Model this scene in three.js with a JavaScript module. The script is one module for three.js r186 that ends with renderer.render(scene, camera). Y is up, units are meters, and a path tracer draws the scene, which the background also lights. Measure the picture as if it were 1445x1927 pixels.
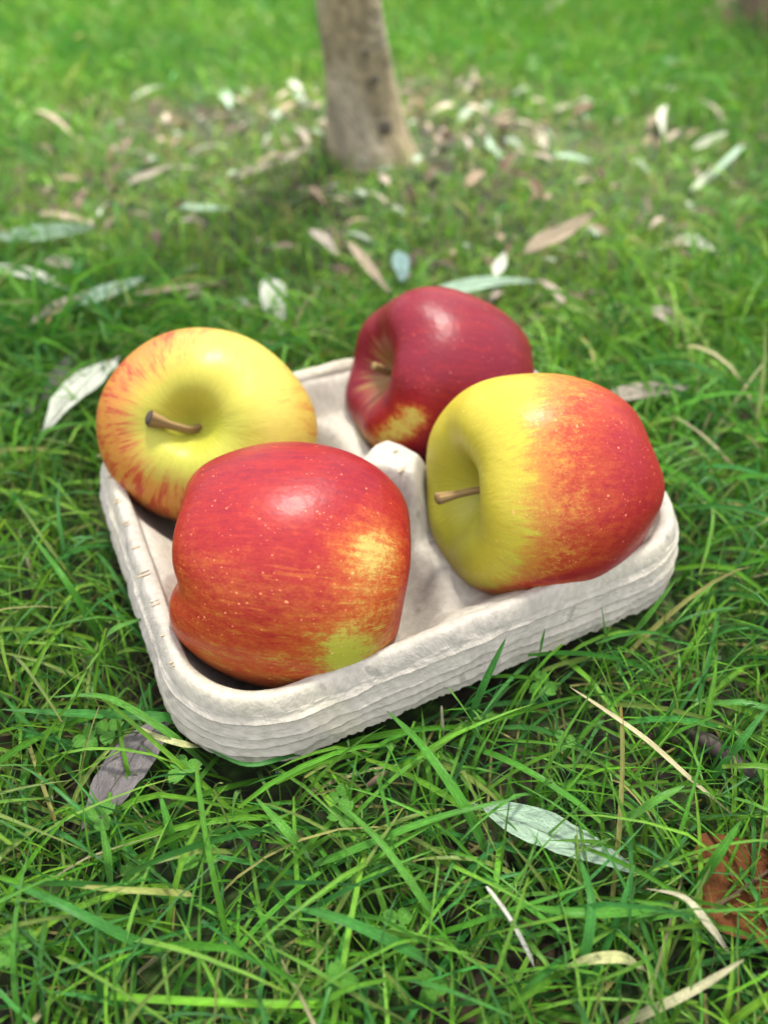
import * as THREE from 'three';
import { mergeGeometries } from 'three/addons/utils/BufferGeometryUtils.js';
import { ImprovedNoise } from 'three/addons/math/ImprovedNoise.js';

// ---------------------------------------------------------------- camera, sky, sun, exposure
const scene = new THREE.Scene();
const CAM_H = 0.227, PITCH = 44 * Math.PI / 180, FPX = 1448, PW = 1445, PH = 1927;
const camera = new THREE.PerspectiveCamera(2 * Math.atan(PH / 2 / FPX) * 180 / Math.PI, PW / PH, 0.01, 400);
camera.position.set(0, CAM_H, 0);
camera.rotation.set(-PITCH, 0, 0);
camera.focus = 0.218;
camera.userData.fStop = 6.2;
scene.add(camera);

{ // bright overcast sky: CIE-like, brighter towards the zenith
  const w = 128, h = 64, d = new Float32Array(w * h * 4);
  for (let j = 0; j < h; j++) for (let i = 0; i < w; i++) {
    const el = ((j + 0.5) / h - 0.5) * Math.PI, s = Math.max(0, Math.sin(el));
    const L = 0.74 * (1 + 2 * s) / 3, k = (j * w + i) * 4;
    d[k] = L * 0.97; d[k + 1] = L * 0.99; d[k + 2] = L * 1.05; d[k + 3] = 1;
  }
  const t = new THREE.DataTexture(d, w, h, THREE.RGBAFormat, THREE.FloatType);
  t.mapping = THREE.EquirectangularReflectionMapping;
  t.magFilter = t.minFilter = THREE.LinearFilter; t.needsUpdate = true;
  scene.background = t; scene.environment = t;
}
const sun = new THREE.DirectionalLight(new THREE.Color().setRGB(1, 0.965, 0.86), 5.0);
sun.position.set(0.36, 3.0, -1.38);
sun.target.position.set(0, 0, -0.3);
sun.castShadow = true; sun.shadow.radius = 17; sun.shadow.mapSize.set(4096, 4096);
Object.assign(sun.shadow.camera, { left: -1.5, right: 1.5, top: 1.5, bottom: -1.5, near: 0.1, far: 8 });
scene.add(sun, sun.target);

const renderer = new THREE.WebGLRenderer({ antialias: true });
renderer.toneMapping = THREE.LinearToneMapping;
renderer.toneMappingExposure = 4.1;
renderer.shadowMap.enabled = true;

// ---------------------------------------------------------------- helpers
let seed = 20240613;
const rnd = () => { seed = (seed + 0x6D2B79F5) | 0; let t = Math.imul(seed ^ (seed >>> 15), 1 | seed); t = (t + Math.imul(t ^ (t >>> 7), 61 | t)) ^ t; return ((t ^ (t >>> 14)) >>> 0) / 4294967296; };
const R = (a, b) => a + (b - a) * rnd();
const perlin = new ImprovedNoise();
const N = (x, y = 0, z = 0) => perlin.noise(x + 31.7, y + 12.3, z + 5.1);
const fbm = (x, y, z = 0, o = 3) => { let s = 0, a = 1, f = 1; for (let i = 0; i < o; i++) { s += a * N(x * f, y * f, z * f); a *= 0.5; f *= 2.03; } return s; };
const clamp = (x, a = 0, b = 1) => Math.min(b, Math.max(a, x));
const ss = (a, b, x) => { const t = clamp((x - a) / (b - a)); return t * t * (3 - 2 * t); };
const V = (x, y, z) => new THREE.Vector3(x, y, z);
const lin = (r, g, b) => new THREE.Color().setRGB(r, g, b);
const cosP = Math.cos(PITCH), sinP = Math.sin(PITCH);
// a point of the place, found by the direction in which the photograph shows it and its height above the soil
function at(px, py, y) {
  const x = (px - PW / 2) / FPX, v = -(py - PH / 2) / FPX;
  const d = V(x, v * cosP - sinP, -cosP - v * sinP);
  return d.multiplyScalar((y - CAM_H) / d.y).add(V(0, CAM_H, 0));
}
const RIGHT = V(1, 0, 0), UPI = V(0, cosP, -sinP), BACK = V(0, sinP, cosP);
const dirOf = (a, b, c) => V(0, 0, 0).addScaledVector(RIGHT, a).addScaledVector(UPI, b).addScaledVector(BACK, c).normalize();
const taken = new Map();
function numbered(n) { const k = taken.get(n) ?? 0; taken.set(n, k + 1); return k ? `${n}_${String(k).padStart(3, '0')}` : n; }
function tag(o, label, category, group, kind) { o.userData.label = label; o.userData.category = category; if (group) o.userData.group = group; if (kind) o.userData.kind = kind; return o; }
function mesh(name, g, m, parent = scene) { const o = new THREE.Mesh(g, m); o.name = parent === scene ? numbered(name) : name; o.castShadow = o.receiveShadow = true; parent.add(o); return o; }
function group(name, p) { const o = new THREE.Group(); o.name = numbered(name); if (p) o.position.copy(p); scene.add(o); return o; }
function dataTex(w, h, fn, srgb = true, repeat = true) {
  const d = new Uint8Array(w * h * 4);
  for (let j = 0; j < h; j++) for (let i = 0; i < w; i++) { const c = fn(i / w, j / h, i, j), k = (j * w + i) * 4; d[k] = clamp(c[0]) * 255; d[k + 1] = clamp(c[1]) * 255; d[k + 2] = clamp(c[2]) * 255; d[k + 3] = 255; }
  const t = new THREE.DataTexture(d, w, h); t.magFilter = THREE.LinearFilter; t.minFilter = THREE.LinearMipmapLinearFilter; t.generateMipmaps = true;
  if (repeat) t.wrapS = t.wrapT = THREE.RepeatWrapping; if (srgb) t.colorSpace = THREE.SRGBColorSpace; t.needsUpdate = true; return t;
}
// noise that repeats over the unit square
const tile = (u, v, f, z = 0) => { const a = u * 2 * Math.PI, b = v * 2 * Math.PI, r = f / (2 * Math.PI); return N(Math.cos(a) * r + Math.cos(b) * r * 0.7 + z, Math.sin(a) * r + 7.3, Math.sin(b) * r + Math.cos(b) * r * 0.7 - z); };
function grid(nu, nv, fn, closedU = false) { // indexed sheet
  const pos = [], uv = [], idx = [];
  for (let j = 0; j <= nv; j++) for (let i = 0; i <= nu; i++) { const p = fn(i / nu, j / nv); pos.push(p[0], p[1], p[2]); uv.push(p[3] ?? i / nu, p[4] ?? j / nv); }
  const w = nu + 1;
  for (let j = 0; j < nv; j++) for (let i = 0; i < nu; i++) { const a = j * w + i; idx.push(a, a + 1, a + w + 1, a, a + w + 1, a + w); }
  const g = new THREE.BufferGeometry();
  g.setAttribute('position', new THREE.Float32BufferAttribute(pos, 3)); g.setAttribute('uv', new THREE.Float32BufferAttribute(uv, 2)); g.setIndex(idx); g.computeVertexNormals();
  if (closedU) { const n = g.attributes.normal; for (let j = 0; j <= nv; j++) { const a = j * w, b = a + nu, v = V(n.getX(a) + n.getX(b), n.getY(a) + n.getY(b), n.getZ(a) + n.getZ(b)).normalize(); n.setXYZ(a, v.x, v.y, v.z); n.setXYZ(b, v.x, v.y, v.z); } }
  return g;
}

// ---------------------------------------------------------------- the lie of the land
const TREE = at(688, 292, 0.012);
const groundY = (x, z) => { const far = ss(0.05, 0.5, Math.hypot(x, z + 0.2) - 0.12); return far * (0.012 * fbm(x * 3.1, z * 3.1, 1, 3)) + 0.016 * Math.exp(-((x - TREE.x) ** 2 + (z - TREE.z) ** 2) / 0.02); };

// tray frame
const YAW = 25.6 * Math.PI / 180, RIM = 0.042;
const TU = V(Math.cos(YAW), 0, -Math.sin(YAW)), TN = V(-Math.sin(YAW), 0, -Math.cos(YAW));
const TC = V(-0.0021, 0, -0.2107), HA = 0.0836, HB = 0.0688, CR = 0.024; // half sizes to the inner edge of the rim
const toTray = (x, z) => { const dx = x - TC.x, dz = z - TC.z; return [dx * TU.x + dz * TU.z, dx * TN.x + dz * TN.z]; };

// apples: where they sit, how they are turned
const APPLES = [
  { key: 'left', px: 396, py: 811, r: 0.0385, y: 0.0475, axis: dirOf(0.0, -0.03, 1), ref: UPI },
  { key: 'front', px: 545, py: 1062, r: 0.0385, y: 0.0475, axis: dirOf(1, -0.12, -0.12), ref: BACK },
  { key: 'back', px: 830, py: 722, r: 0.0392, y: 0.0430, axis: dirOf(-0.88, 0.10, 0.46), ref: BACK },
  { key: 'right', px: 1018, py: 914, r: 0.0385, y: 0.0505, axis: dirOf(-0.97, -0.08, 0.36), ref: BACK },
];
for (const a of APPLES) { a.c = at(a.px, a.py, a.y); [a.ta, a.tb] = toTray(a.c.x, a.c.z); }
for (let i = 0; i < 4; i++) for (let j = 0; j < i; j++) 0 && console.log(APPLES[i].key, APPLES[j].key, APPLES[i].c.distanceTo(APPLES[j].c).toFixed(4));
for (const a of APPLES) 0 && console.log(a.key, a.ta.toFixed(4), a.tb.toFixed(4));

function inTray(x, z, m) { const [a, b] = toTray(x, z), qa = Math.abs(a) - (HA + m - CR), qb = Math.abs(b) - (HB + m - CR); return Math.hypot(Math.max(qa, 0), Math.max(qb, 0)) + Math.min(Math.max(qa, qb), 0) < CR; }
function blocked(x, y, z) {
  if (y > 0.0178 && y < RIM + 0.003 && inTray(x, z, 0.0125)) return true;
  if (y > 0.0060 && inTray(x, z, 0.002)) return true;
  for (const a of APPLES) if ((x - a.c.x) ** 2 + (y - a.c.y) ** 2 + (z - a.c.z) ** 2 < (a.r + 0.004) ** 2) return true;
  if (y < 0.2 && (x - TREE.x) ** 2 + (z - TREE.z) ** 2 < 0.029 ** 2) return true;
  return false;
}

// ---------------------------------------------------------------- ground
const soilTex = dataTex(512, 512, (u, v) => {
  const a = tile(u, v, 9), b = tile(u, v, 40, 3), c = tile(u, v, 120, 9);
  const moss = ss(-0.4, 0.1, a + 0.4 * b), k = 0.75 + 0.5 * b + 0.4 * c;
  return [(0.20 * (1 - moss) + 0.17 * moss) * k, (0.155 * (1 - moss) + 0.25 * moss) * k, (0.10 * (1 - moss) + 0.07 * moss) * k];
});
const soilBump = dataTex(512, 512, (u, v) => { const h = 0.5 + 0.35 * tile(u, v, 30, 1) + 0.3 * tile(u, v, 90, 4); return [h, h, h]; }, false);
soilTex.repeat.set(3, 3); soilBump.repeat.set(3, 3);
{
  const xs = []; for (let i = -60; i <= 60; i++) { const t = i / 60; xs.push(Math.sign(t) * (Math.abs(t) * 1.6 + Math.abs(t) ** 9 * 90)); }
  const g = grid(120, 120, (u, v) => { const x = xs[Math.round(u * 120)], z = xs[Math.round((1 - v) * 120)] - 0.6; return [x, groundY(x, z) * (Math.hypot(x, z) < 6 ? 1 : 0), z, x, -z]; });
  const m = new THREE.MeshStandardMaterial({ map: soilTex, bumpMap: soilBump, bumpScale: 0.004, roughness: 1 });
  const o = mesh('ground', g, m); o.userData.kind = 'structure';
}

// ---------------------------------------------------------------- trees
const barkTex = dataTex(512, 512, (u, v) => {
  const a = tile(u, v, 6), b = tile(u, v, 26, 2), c = tile(u, v, 90, 5);
  const grey = ss(-0.25, 0.3, a), k = 0.95 + 0.2 * b + 0.2 * c, crack = ss(0.34, 0.5, Math.abs(tile(u, v * 0.999, 14, 8)) + 0.15 * b) * 0.15;
  return [(0.60 * grey + 0.55 * (1 - grey)) * k * (1 - crack), (0.57 * grey + 0.51 * (1 - grey)) * k * (1 - crack), (0.51 * grey + 0.42 * (1 - grey)) * k * (1 - crack)];
});
const barkMat = new THREE.MeshStandardMaterial({ color: lin(0.84, 0.79, 0.69), map: barkTex, bumpMap: barkTex, bumpScale: 0.003, roughness: 0.95 });
const barkDark = new THREE.MeshStandardMaterial({ color: lin(0.5, 0.4, 0.33), map: barkTex, bumpMap: barkTex, bumpScale: 0.006, roughness: 1 });
const knotMat = new THREE.MeshStandardMaterial({ color: lin(0.09, 0.075, 0.055), roughness: 1 });
function limb(pts, radii, segs = 10, rough = 0.06, s0 = 0, flare = 0) {
  const curve = new THREE.CatmullRomCurve3(pts), n = pts.length * 8;
  const fr = curve.computeFrenetFrames(n);
  return grid(segs, n, (u, v) => {
    const i = Math.round(v * n), p = curve.getPoint(v), f = v * (radii.length - 1), k = Math.min(radii.length - 2, Math.floor(f));
    let r = radii[k] + (radii[k + 1] - radii[k]) * (f - k); const a = u * Math.PI * 2;
    const dx = Math.cos(a), dz = Math.sin(a);
    if (flare) r *= 1 + flare * Math.exp(-v / 0.07) * (0.5 + 0.5 * Math.cos(a * 4 + 1) + 0.4 * N(dx * 2, dz * 2, 3));
    r *= 1 + rough * fbm(dx * 1.4 + s0, dz * 1.4, p.y * 14 + s0, 2);
    const q = p.clone().addScaledVector(fr.normals[i], dx * r).addScaledVector(fr.binormals[i], dz * r);
    return [q.x, q.y, q.z, u * 0.8, p.y * 4];
  }, true);
}
function leafShape(L, W, { fold = 0.25, curl = 0.1, wave = 0.06, nu = 4, nv = 12, s0 = 0, blunt = 0.75 } = {}) {
  // lanceolate blade along +x, midrib at z = 0, lying in the xz plane
  return grid(nu, nv, (u, v) => {
    const t = v, w = W * 0.5 * Math.pow(Math.sin(Math.PI * Math.pow(t, blunt)), 0.85) + 0.00015, c = (u - 0.5) * 2;
    const y = Math.abs(c) * w * fold + curl * L * (0.25 - (t - 0.5) ** 2) * 4 * 0.5 + wave * W * N(t * 5 + s0, c * 1.5, s0);
    return [(t - 0.5) * L, y, c * w * (1 + 0.1 * N(t * 9 + s0, c, 3)) + L * 0.05 * N(t * 2, s0, 1), v, u];
  });
}
function makeTree(name, base, pts, radii, bark, label, crownC, crownR, nLeaves, seedK) {
  const o = group(name, base); tag(o, label, 'tree');
  const P = pts.map((p) => V(...p));
  mesh('trunk', limb(P, radii, 40, 0.09, seedK, 0.32), bark, o);
  const ends = [];
  for (let i = 0; i < 7; i++) {
    const t = 0.45 + 0.5 * i / 6, c = new THREE.CatmullRomCurve3(P), s = c.getPoint(t), a = i * 2.4 + seedK;
    const e = V(crownC[0] + Math.cos(a) * crownR * R(0.5, 0.9), crownC[1] + R(-0.2, 0.45), crownC[2] + Math.sin(a) * crownR * R(0.5, 0.9));
    const mid = s.clone().lerp(e, 0.5).add(V(0, -0.06, 0));
    mesh('limb', limb([s, mid, e], [0.011, 0.007, 0.003], 8, 0.1, i), bark, o); ends.push([s, mid, e]);
  }
  const im = new THREE.InstancedMesh(leafShape(0.075, 0.017, { nu: 2, nv: 6 }), leafMat.crown, nLeaves);
  im.name = 'crown'; im.castShadow = im.receiveShadow = true; im.userData.kind = 'stuff';
  const q = new THREE.Quaternion(), m = new THREE.Matrix4(), twigs = [];
  for (let i = 0; i < 70; i++) { const a = i * 2.39996, rr = Math.sqrt((i + 0.5) / 70); twigs.push(V(crownC[0] + Math.cos(a) * rr * crownR * 1.15, crownC[1] + R(-0.18, 0.22), crownC[2] + Math.sin(a) * rr * crownR)); }
  for (const t of twigs.slice(0, 26)) { const s = ends[Math.floor(rnd() * ends.length)][1]; mesh('twig', limb([s, s.clone().lerp(t, 0.5).add(V(0, 0.04, 0)), t], [0.004, 0.003, 0.0015], 5, 0.1, 1), bark, o); }
  for (let i = 0; i < nLeaves; i++) {
    const t = twigs[i % twigs.length], p = t.clone().add(V(R(-1, 1) + R(-1, 1), R(-1, 1), R(-1, 1) + R(-1, 1)).multiplyScalar(0.075));
    q.setFromEuler(new THREE.Euler(R(-0.9, 0.9), R(0, 6.28), R(-1.0, 0.3)));
    im.setMatrixAt(i, m.compose(p, q, V(1, 1, 1).multiplyScalar(R(0.75, 1.25))));
  }
  o.add(im);
  return o;
}
const veinTex = dataTex(256, 128, (u, v) => {
  const c = Math.abs(v - 0.5) * 2, side = Math.abs((((u * 14 - c * 2.2) % 1) + 1) % 1 - 0.5) * 2;
  const mid = 1 - ss(0.02, 0.09, c), sv = ss(0.86, 1, side) * 0.5, n = 0.1 * tile(u, v, 24, 2) + 0.12 * tile(u, v, 60, 3) + 0.12 * tile(u, v, 7, 6);
  const k = 0.84 + 0.14 * mid + 0.08 * sv + n; return [k, k, k];
});
const leafM = (r, g, b, tr = 0.25, rough = 0.8) => new THREE.MeshPhysicalMaterial({ color: lin(r, g, b), map: veinTex, bumpMap: veinTex, bumpScale: 0.0006, roughness: 1, specularIntensity: 0.4, transmission: tr, thickness: 0, side: THREE.DoubleSide });
const leafMat = {
  crown: leafM(0.07, 0.15, 0.04, 0.35, 0.9),
  mint: leafM(0.36, 0.50, 0.36), white: leafM(0.62, 0.64, 0.52), tan: leafM(0.42, 0.33, 0.23), pink: leafM(0.41, 0.35, 0.28),
  grey: leafM(0.17, 0.15, 0.15, 0.05), brown: leafM(0.14, 0.085, 0.05, 0.1), rust: leafM(0.15, 0.050, 0.014, 0.12), sage: leafM(0.20, 0.30, 0.20), blue: leafM(0.20, 0.32, 0.30),
};
makeTree('sapling_tree', V(TREE.x, groundY(TREE.x, TREE.z) - 0.02, TREE.z),
  [[0.006, 0, 0.006], [0.001, 0.035, 0.002], [-0.004, 0.075, 0], [-0.013, 0.14, 0], [-0.03, 0.3, -0.01], [-0.06, 0.7, -0.03], [-0.05, 1.2, -0.08], [0, 1.9, -0.05]],
  [0.037, 0.030, 0.0245, 0.0205, 0.0195, 0.018, 0.015, 0.008], barkMat, 'slim grey-brown sapling trunk with dark knots rising from bare soil', [0.22, 1.75, -0.02], 0.62, 1600, 2);
const sapling = scene.children[scene.children.length - 1];
for (const [px, py, s] of [[690, 100, 0.7], [706, 150, 0.9], [724, 240, 1.6]]) { // knots: set on the bark facing the lawn
  const g = new THREE.SphereGeometry(0.0032 * s, 12, 8); g.scale(1, 1.15, 0.4);
  const k = mesh('knot', g, knotMat, sapling), dz = 0.024;
  const d = at(px, py, 0).sub(V(0, CAM_H, 0)).normalize(), tt = (TREE.z + dz + (py > 200 ? 0.008 : 0)) / d.z, p = d.multiplyScalar(tt).add(V(0, CAM_H, 0));
  k.position.copy(p).sub(sapling.position);
}
const T2 = at(1400, 58, 0);
makeTree('rough_tree', V(T2.x + 0.02, -0.02, T2.z), [[0, 0, 0], [0, 0.06, 0], [0.01, 0.15, 0], [0.03, 0.6, 0], [0.05, 1.3, -0.1], [0.1, 2.0, -0.1]], [0.075, 0.055, 0.046, 0.04, 0.03, 0.01], barkDark, 'dark brown rough tree trunk at the far edge of the lawn', [0.5, 1.9, -0.9], 0.6, 500, 5);

// ---------------------------------------------------------------- grass
const bladeTex = (tip) => dataTex(64, 256, (u, v) => {
  const c = Math.abs(u - 0.5) * 2, vein = 0.5 + 0.5 * Math.cos(u * Math.PI * 2 * 7), mid = 1 - ss(0.03, 0.12, c), n = N(u * 9, v * 40, 3), blot = N(u * 2, v * 7, 8);
  let k = 0.80 + 0.13 * vein + 0.10 * mid + 0.14 * n + 0.14 * blot, r = k, g = k, b = k;
  const d = ss(tip - 0.05 + 0.05 * N(u * 4, 1, 1), tip + 0.02, v);
  return [r + d * (0.95 - r), g * (1 - 0.05 * d), b + d * (0.75 - b)];
}, true, false);
const bladeMap = bladeTex(1.2), tipMap = bladeTex(0.93);
const bladeM = (map) => new THREE.MeshPhysicalMaterial({ map, bumpMap: bladeMap, bumpScale: 0.00025, roughness: 1, specularIntensity: 0.3, transmission: 0.28, thickness: 0, clearcoat: 0.28, clearcoatRoughness: 0.36, side: THREE.DoubleSide });
const grassMat = bladeM(bladeMap), tipMat = bladeM(tipMap);
const fineMat = new THREE.MeshPhysicalMaterial({ map: bladeMap, roughness: 1, specularIntensity: 0.3, transmission: 0.4, thickness: 0, side: THREE.DoubleSide });
const thatchMat = new THREE.MeshPhysicalMaterial({ map: bladeMap, roughness: 1, specularIntensity: 0.3, transmission: 0.15, thickness: 0, side: THREE.DoubleSide });
function bladeGeo(e0, bend, twist, kink, cut, segs = 7) { // unit long, unit wide
  const P = []; let x = 0, y = 0, e = e0; const n = 28;
  for (let i = 0; i <= n; i++) { P.push([x, y, e]); const t = i / n; e -= bend / n * (0.35 + 1.3 * t) + (Math.abs(t - 0.55) < 0.03 ? kink / 2 : 0); x += Math.cos(e) / n; y += Math.sin(e) / n; }
  return grid(2, segs, (u, v) => {
    const i = Math.round(v * n), [px, py, pe] = P[i], c = (u - 0.5) * 2, w = 0.5 * (cut ? Math.min(1, 0.7 + v * 1.2) * (v > 0.99 ? 0.7 : 1) : Math.min(1, 0.6 + v * 2) * Math.pow(1 - Math.pow(v, 2.4), 0.8) + 0.015);
    const tw = twist * v, wz = Math.cos(tw) * c * w, up = Math.sin(tw) * c * w + Math.abs(c) * w * 0.3;
    return [px - Math.sin(pe) * up * 0.035, py + Math.cos(pe) * up * 0.035, wz, u, v];
  });
}
const greens = [[0.078, 0.28, 0.014], [0.11, 0.33, 0.014], [0.042, 0.20, 0.018], [0.15, 0.38, 0.018], [0.10, 0.28, 0.010], [0.048, 0.24, 0.034], [0.18, 0.39, 0.026]];
const kinds = [];
for (let i = 0; i < 7; i++) kinds.push({ g: bladeGeo(R(1.2, 1.5), R(0.3, 1.5), R(-1.2, 1.2), i % 3 ? 0 : R(0, 0.7), i % 4 === 1), m: i % 4 === 1 ? tipMat : fineMat, fine: true });
for (let i = 0; i < 8; i++) kinds.push({ g: bladeGeo(R(0.7, 1.35), R(0.7, 1.7), R(-1.3, 1.3), i % 3 ? 0 : R(0.3, 0.9), i % 4 === 1), m: i % 4 === 1 ? tipMat : grassMat });
for (let i = 0; i < 3; i++) kinds.push({ g: bladeGeo(R(0.15, 0.5), R(0.2, 0.7), R(-1, 1), 0, true), m: thatchMat, thatch: true });
for (const k of kinds) { k.mats = []; k.cols = []; const p = k.g.attributes.position; k.sample = [0.3, 0.55, 0.8, 1].map((v) => { const j = Math.round(v * 7) * 3 + 1; return V(p.getX(j), p.getY(j), p.getZ(j)); }); }
const tips = [];
const soilSpots = [[450, 250, 0.055], [305, 240, 0.04], [810, 298, 0.05], [745, 300, 0.04], [800, 195, 0.04], [380, 165, 0.025], [935, 250, 0.03], [1050, 270, 0.03]].map(([x, y, r]) => [at(x, y, 0), r]);
const turf = (x, z) => { const d = Math.hypot((x - TREE.x - 0.02) * 0.8, z - TREE.z - 0.02); return ss(0.30, 0.16, d + 0.10 * fbm(x * 9, z * 9, 4, 3)); }; // short mossy turf under the sapling
const bare = (x, z) => { let b = 0; for (const [p, r] of soilSpots) b += Math.exp(-(((x - p.x) / 1.3) ** 2 + (z - p.z) ** 2) / (r * r) * (1 + 0.8 * N(x * 40, z * 40, 2))); return clamp(b) * 0.92; };
{
  const q = new THREE.Quaternion(), q2 = new THREE.Quaternion(), m = new THREE.Matrix4(), e = new THREE.Euler(), p = V(0, 0, 0), tv = V(0, 0, 0);
  const put = (x, z, cls, far) => {
    const clump = fbm(x * 14, z * 14, 2, 2), dist = Math.hypot(x, z + 0.2);
    const list = kinds.filter((k) => cls === 2 ? k.thatch : cls === 1 ? !k.fine && !k.thatch : k.fine), k = list[Math.floor(rnd() * list.length)];
    let len, wid;
    if (cls === 2) { len = R(0.015, 0.04); wid = R(0.0005, 0.0010); }
    else if (cls === 1) { len = R(0.035, 0.075) * (1 + 0.25 * clump); wid = R(0.0009, 0.0018) * (rnd() < 0.08 ? 1.35 : 1); }
    else { len = R(0.022, 0.046) * (1 + 0.35 * clump); wid = R(0.0005, 0.0011); }
    if (far) { len *= 1.25; wid *= far; }
    const tf = cls < 2 ? turf(x, z) : 0; len *= 1 - 0.58 * tf;
    e.set(R(-0.3, 0.3), R(0, Math.PI * 2), R(-0.35, 0.25)); q.setFromEuler(e);
    p.set(x, groundY(x, z) - 0.001, z); m.compose(p, q, V(len, len, wid));
    let top = 0;
    for (const s of k.sample) { tv.copy(s).applyMatrix4(m); top = Math.max(top, tv.y); if (tv.y < 0.0 || blocked(tv.x, tv.y, tv.z)) return; }
    if (cls < 2 && z > -0.33 && top > 0.034) return;
    if (cls < 2 && dist < 0.45 && tv.y > 0.012) tips.push(tv.clone());
    k.mats.push(m.clone());
    let c;
    if (cls === 2) { const t = rnd(); c = [0.26 - 0.18 * t, 0.24 - 0.15 * t, 0.08 - 0.055 * t]; }
    else {
      const gI = greens[Math.floor(rnd() * greens.length)], v = R(0.75, 1.25), patch = 0.22 * fbm(x * 5, z * 5, 9, 2); c = [gI[0] * v * (1 + patch * 1.6 + tf * 0.45), gI[1] * v * (1 + 0.4 * patch + tf * 0.15), gI[2] * v];
      const y = rnd(); if (y < 0.02) c = [0.34, 0.33, 0.09]; else if (y < 0.03) c = [0.44, 0.40, 0.2]; else if (y < 0.08) c = [0.2, 0.30, 0.05];
    }
    k.cols.push(c);
  };
  const scatter = (x0, x1, z0, z1, perCm2, cls, keep = () => 1, far = 0) => { const n = Math.round((x1 - x0) * (z1 - z0) * 1e4 * perCm2); for (let i = 0; i < n; i++) { const x = R(x0, x1), z = R(z0, z1); if (rnd() < keep(x, z)) put(x, z, cls, far); } };
  const open = (x, z) => 1 - bare(x, z);
  scatter(-0.45, 0.45, -0.52, 0.12, 4.6, 0, open);
  scatter(-0.45, 0.45, -0.52, 0.12, 3.6, 1, (x, z) => ss(-0.62, -0.3, z) * open(x, z));
  scatter(-0.45, 0.45, -0.52, 0.12, 1.1, 2);
  scatter(-0.8, 0.8, -1.5, -0.52, 3.0, 0, open);
  scatter(-0.8, 0.8, -1.5, -0.52, 0.7, 1, open);
  scatter(-0.8, 0.8, -1.5, -0.52, 1.0, 2);
  for (const [a, b, c, d] of [[-1.6, -0.8, -2.6, 0.4], [0.8, 1.6, -2.6, 0.4], [-0.8, -0.45, -0.52, 0.4], [0.45, 0.8, -0.52, 0.4], [-0.45, 0.45, 0.12, 0.5], [-0.8, 0.8, -2.6, -1.5]]) { scatter(a, b, c, d, 1.0, 0, open, 1.9); scatter(a, b, c, d, 0.3, 1, open, 1.5); }
  scatter(-4, 4, -6, -2.6, 0.12, 0, () => 1, 5);
}
const lawn = group('lawn_grass'); tag(lawn, 'dense short green lawn grass with dry stems all round the tray', 'grass', null, 'stuff');
let total = 0;
kinds.forEach((k) => {
  const im = new THREE.InstancedMesh(k.g, k.m, k.mats.length); im.name = k.thatch ? 'dry_thatch' : k.fine ? 'fine_blades' : 'broad_blades'; im.userData.kind = 'stuff'; im.castShadow = im.receiveShadow = true;
  const c = new THREE.Color(); k.mats.forEach((m, i) => { im.setMatrixAt(i, m); im.setColorAt(i, c.setRGB(...k.cols[i])); }); total += k.mats.length; lawn.add(im);
});
0 && console.log('blades', total, 'tips', tips.length);

// ---------------------------------------------------------------- pulp tray
const pulpBump = dataTex(512, 512, (u, v) => { const h = 0.5 + 0.22 * tile(u, v, 40, 1) + 0.3 * tile(u, v, 110, 3) + 0.2 * tile(u, v, 220, 7); return [h, h, h]; }, false);
const pulpTex = dataTex(512, 512, (u, v, i, j) => {
  const a = tile(u, v, 5, 2), b = tile(u, v, 60, 4), c = tile(u, v, 25, 11), f = 1 - 0.12 * ss(0.5, 0.62, c), k = (0.645 + 0.05 * a + 0.05 * b) * f;
  return [k, k * 0.955, k * (0.89 - 0.03 * ss(0.1, 0.5, a))];
});
pulpBump.repeat.set(14, 14); pulpTex.repeat.set(9, 9);
const pulpMat = new THREE.MeshStandardMaterial({ map: pulpTex, bumpMap: pulpBump, bumpScale: 0.00028, roughness: 1 });
const tray = group('pulp_tray', V(TC.x, 0, TC.z)); tray.rotation.y = YAW; // local +x along the front edge, local -z to the back
tag(tray, 'white moulded paper pulp tray with four cups holding the apples', 'fruit tray');
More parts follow.
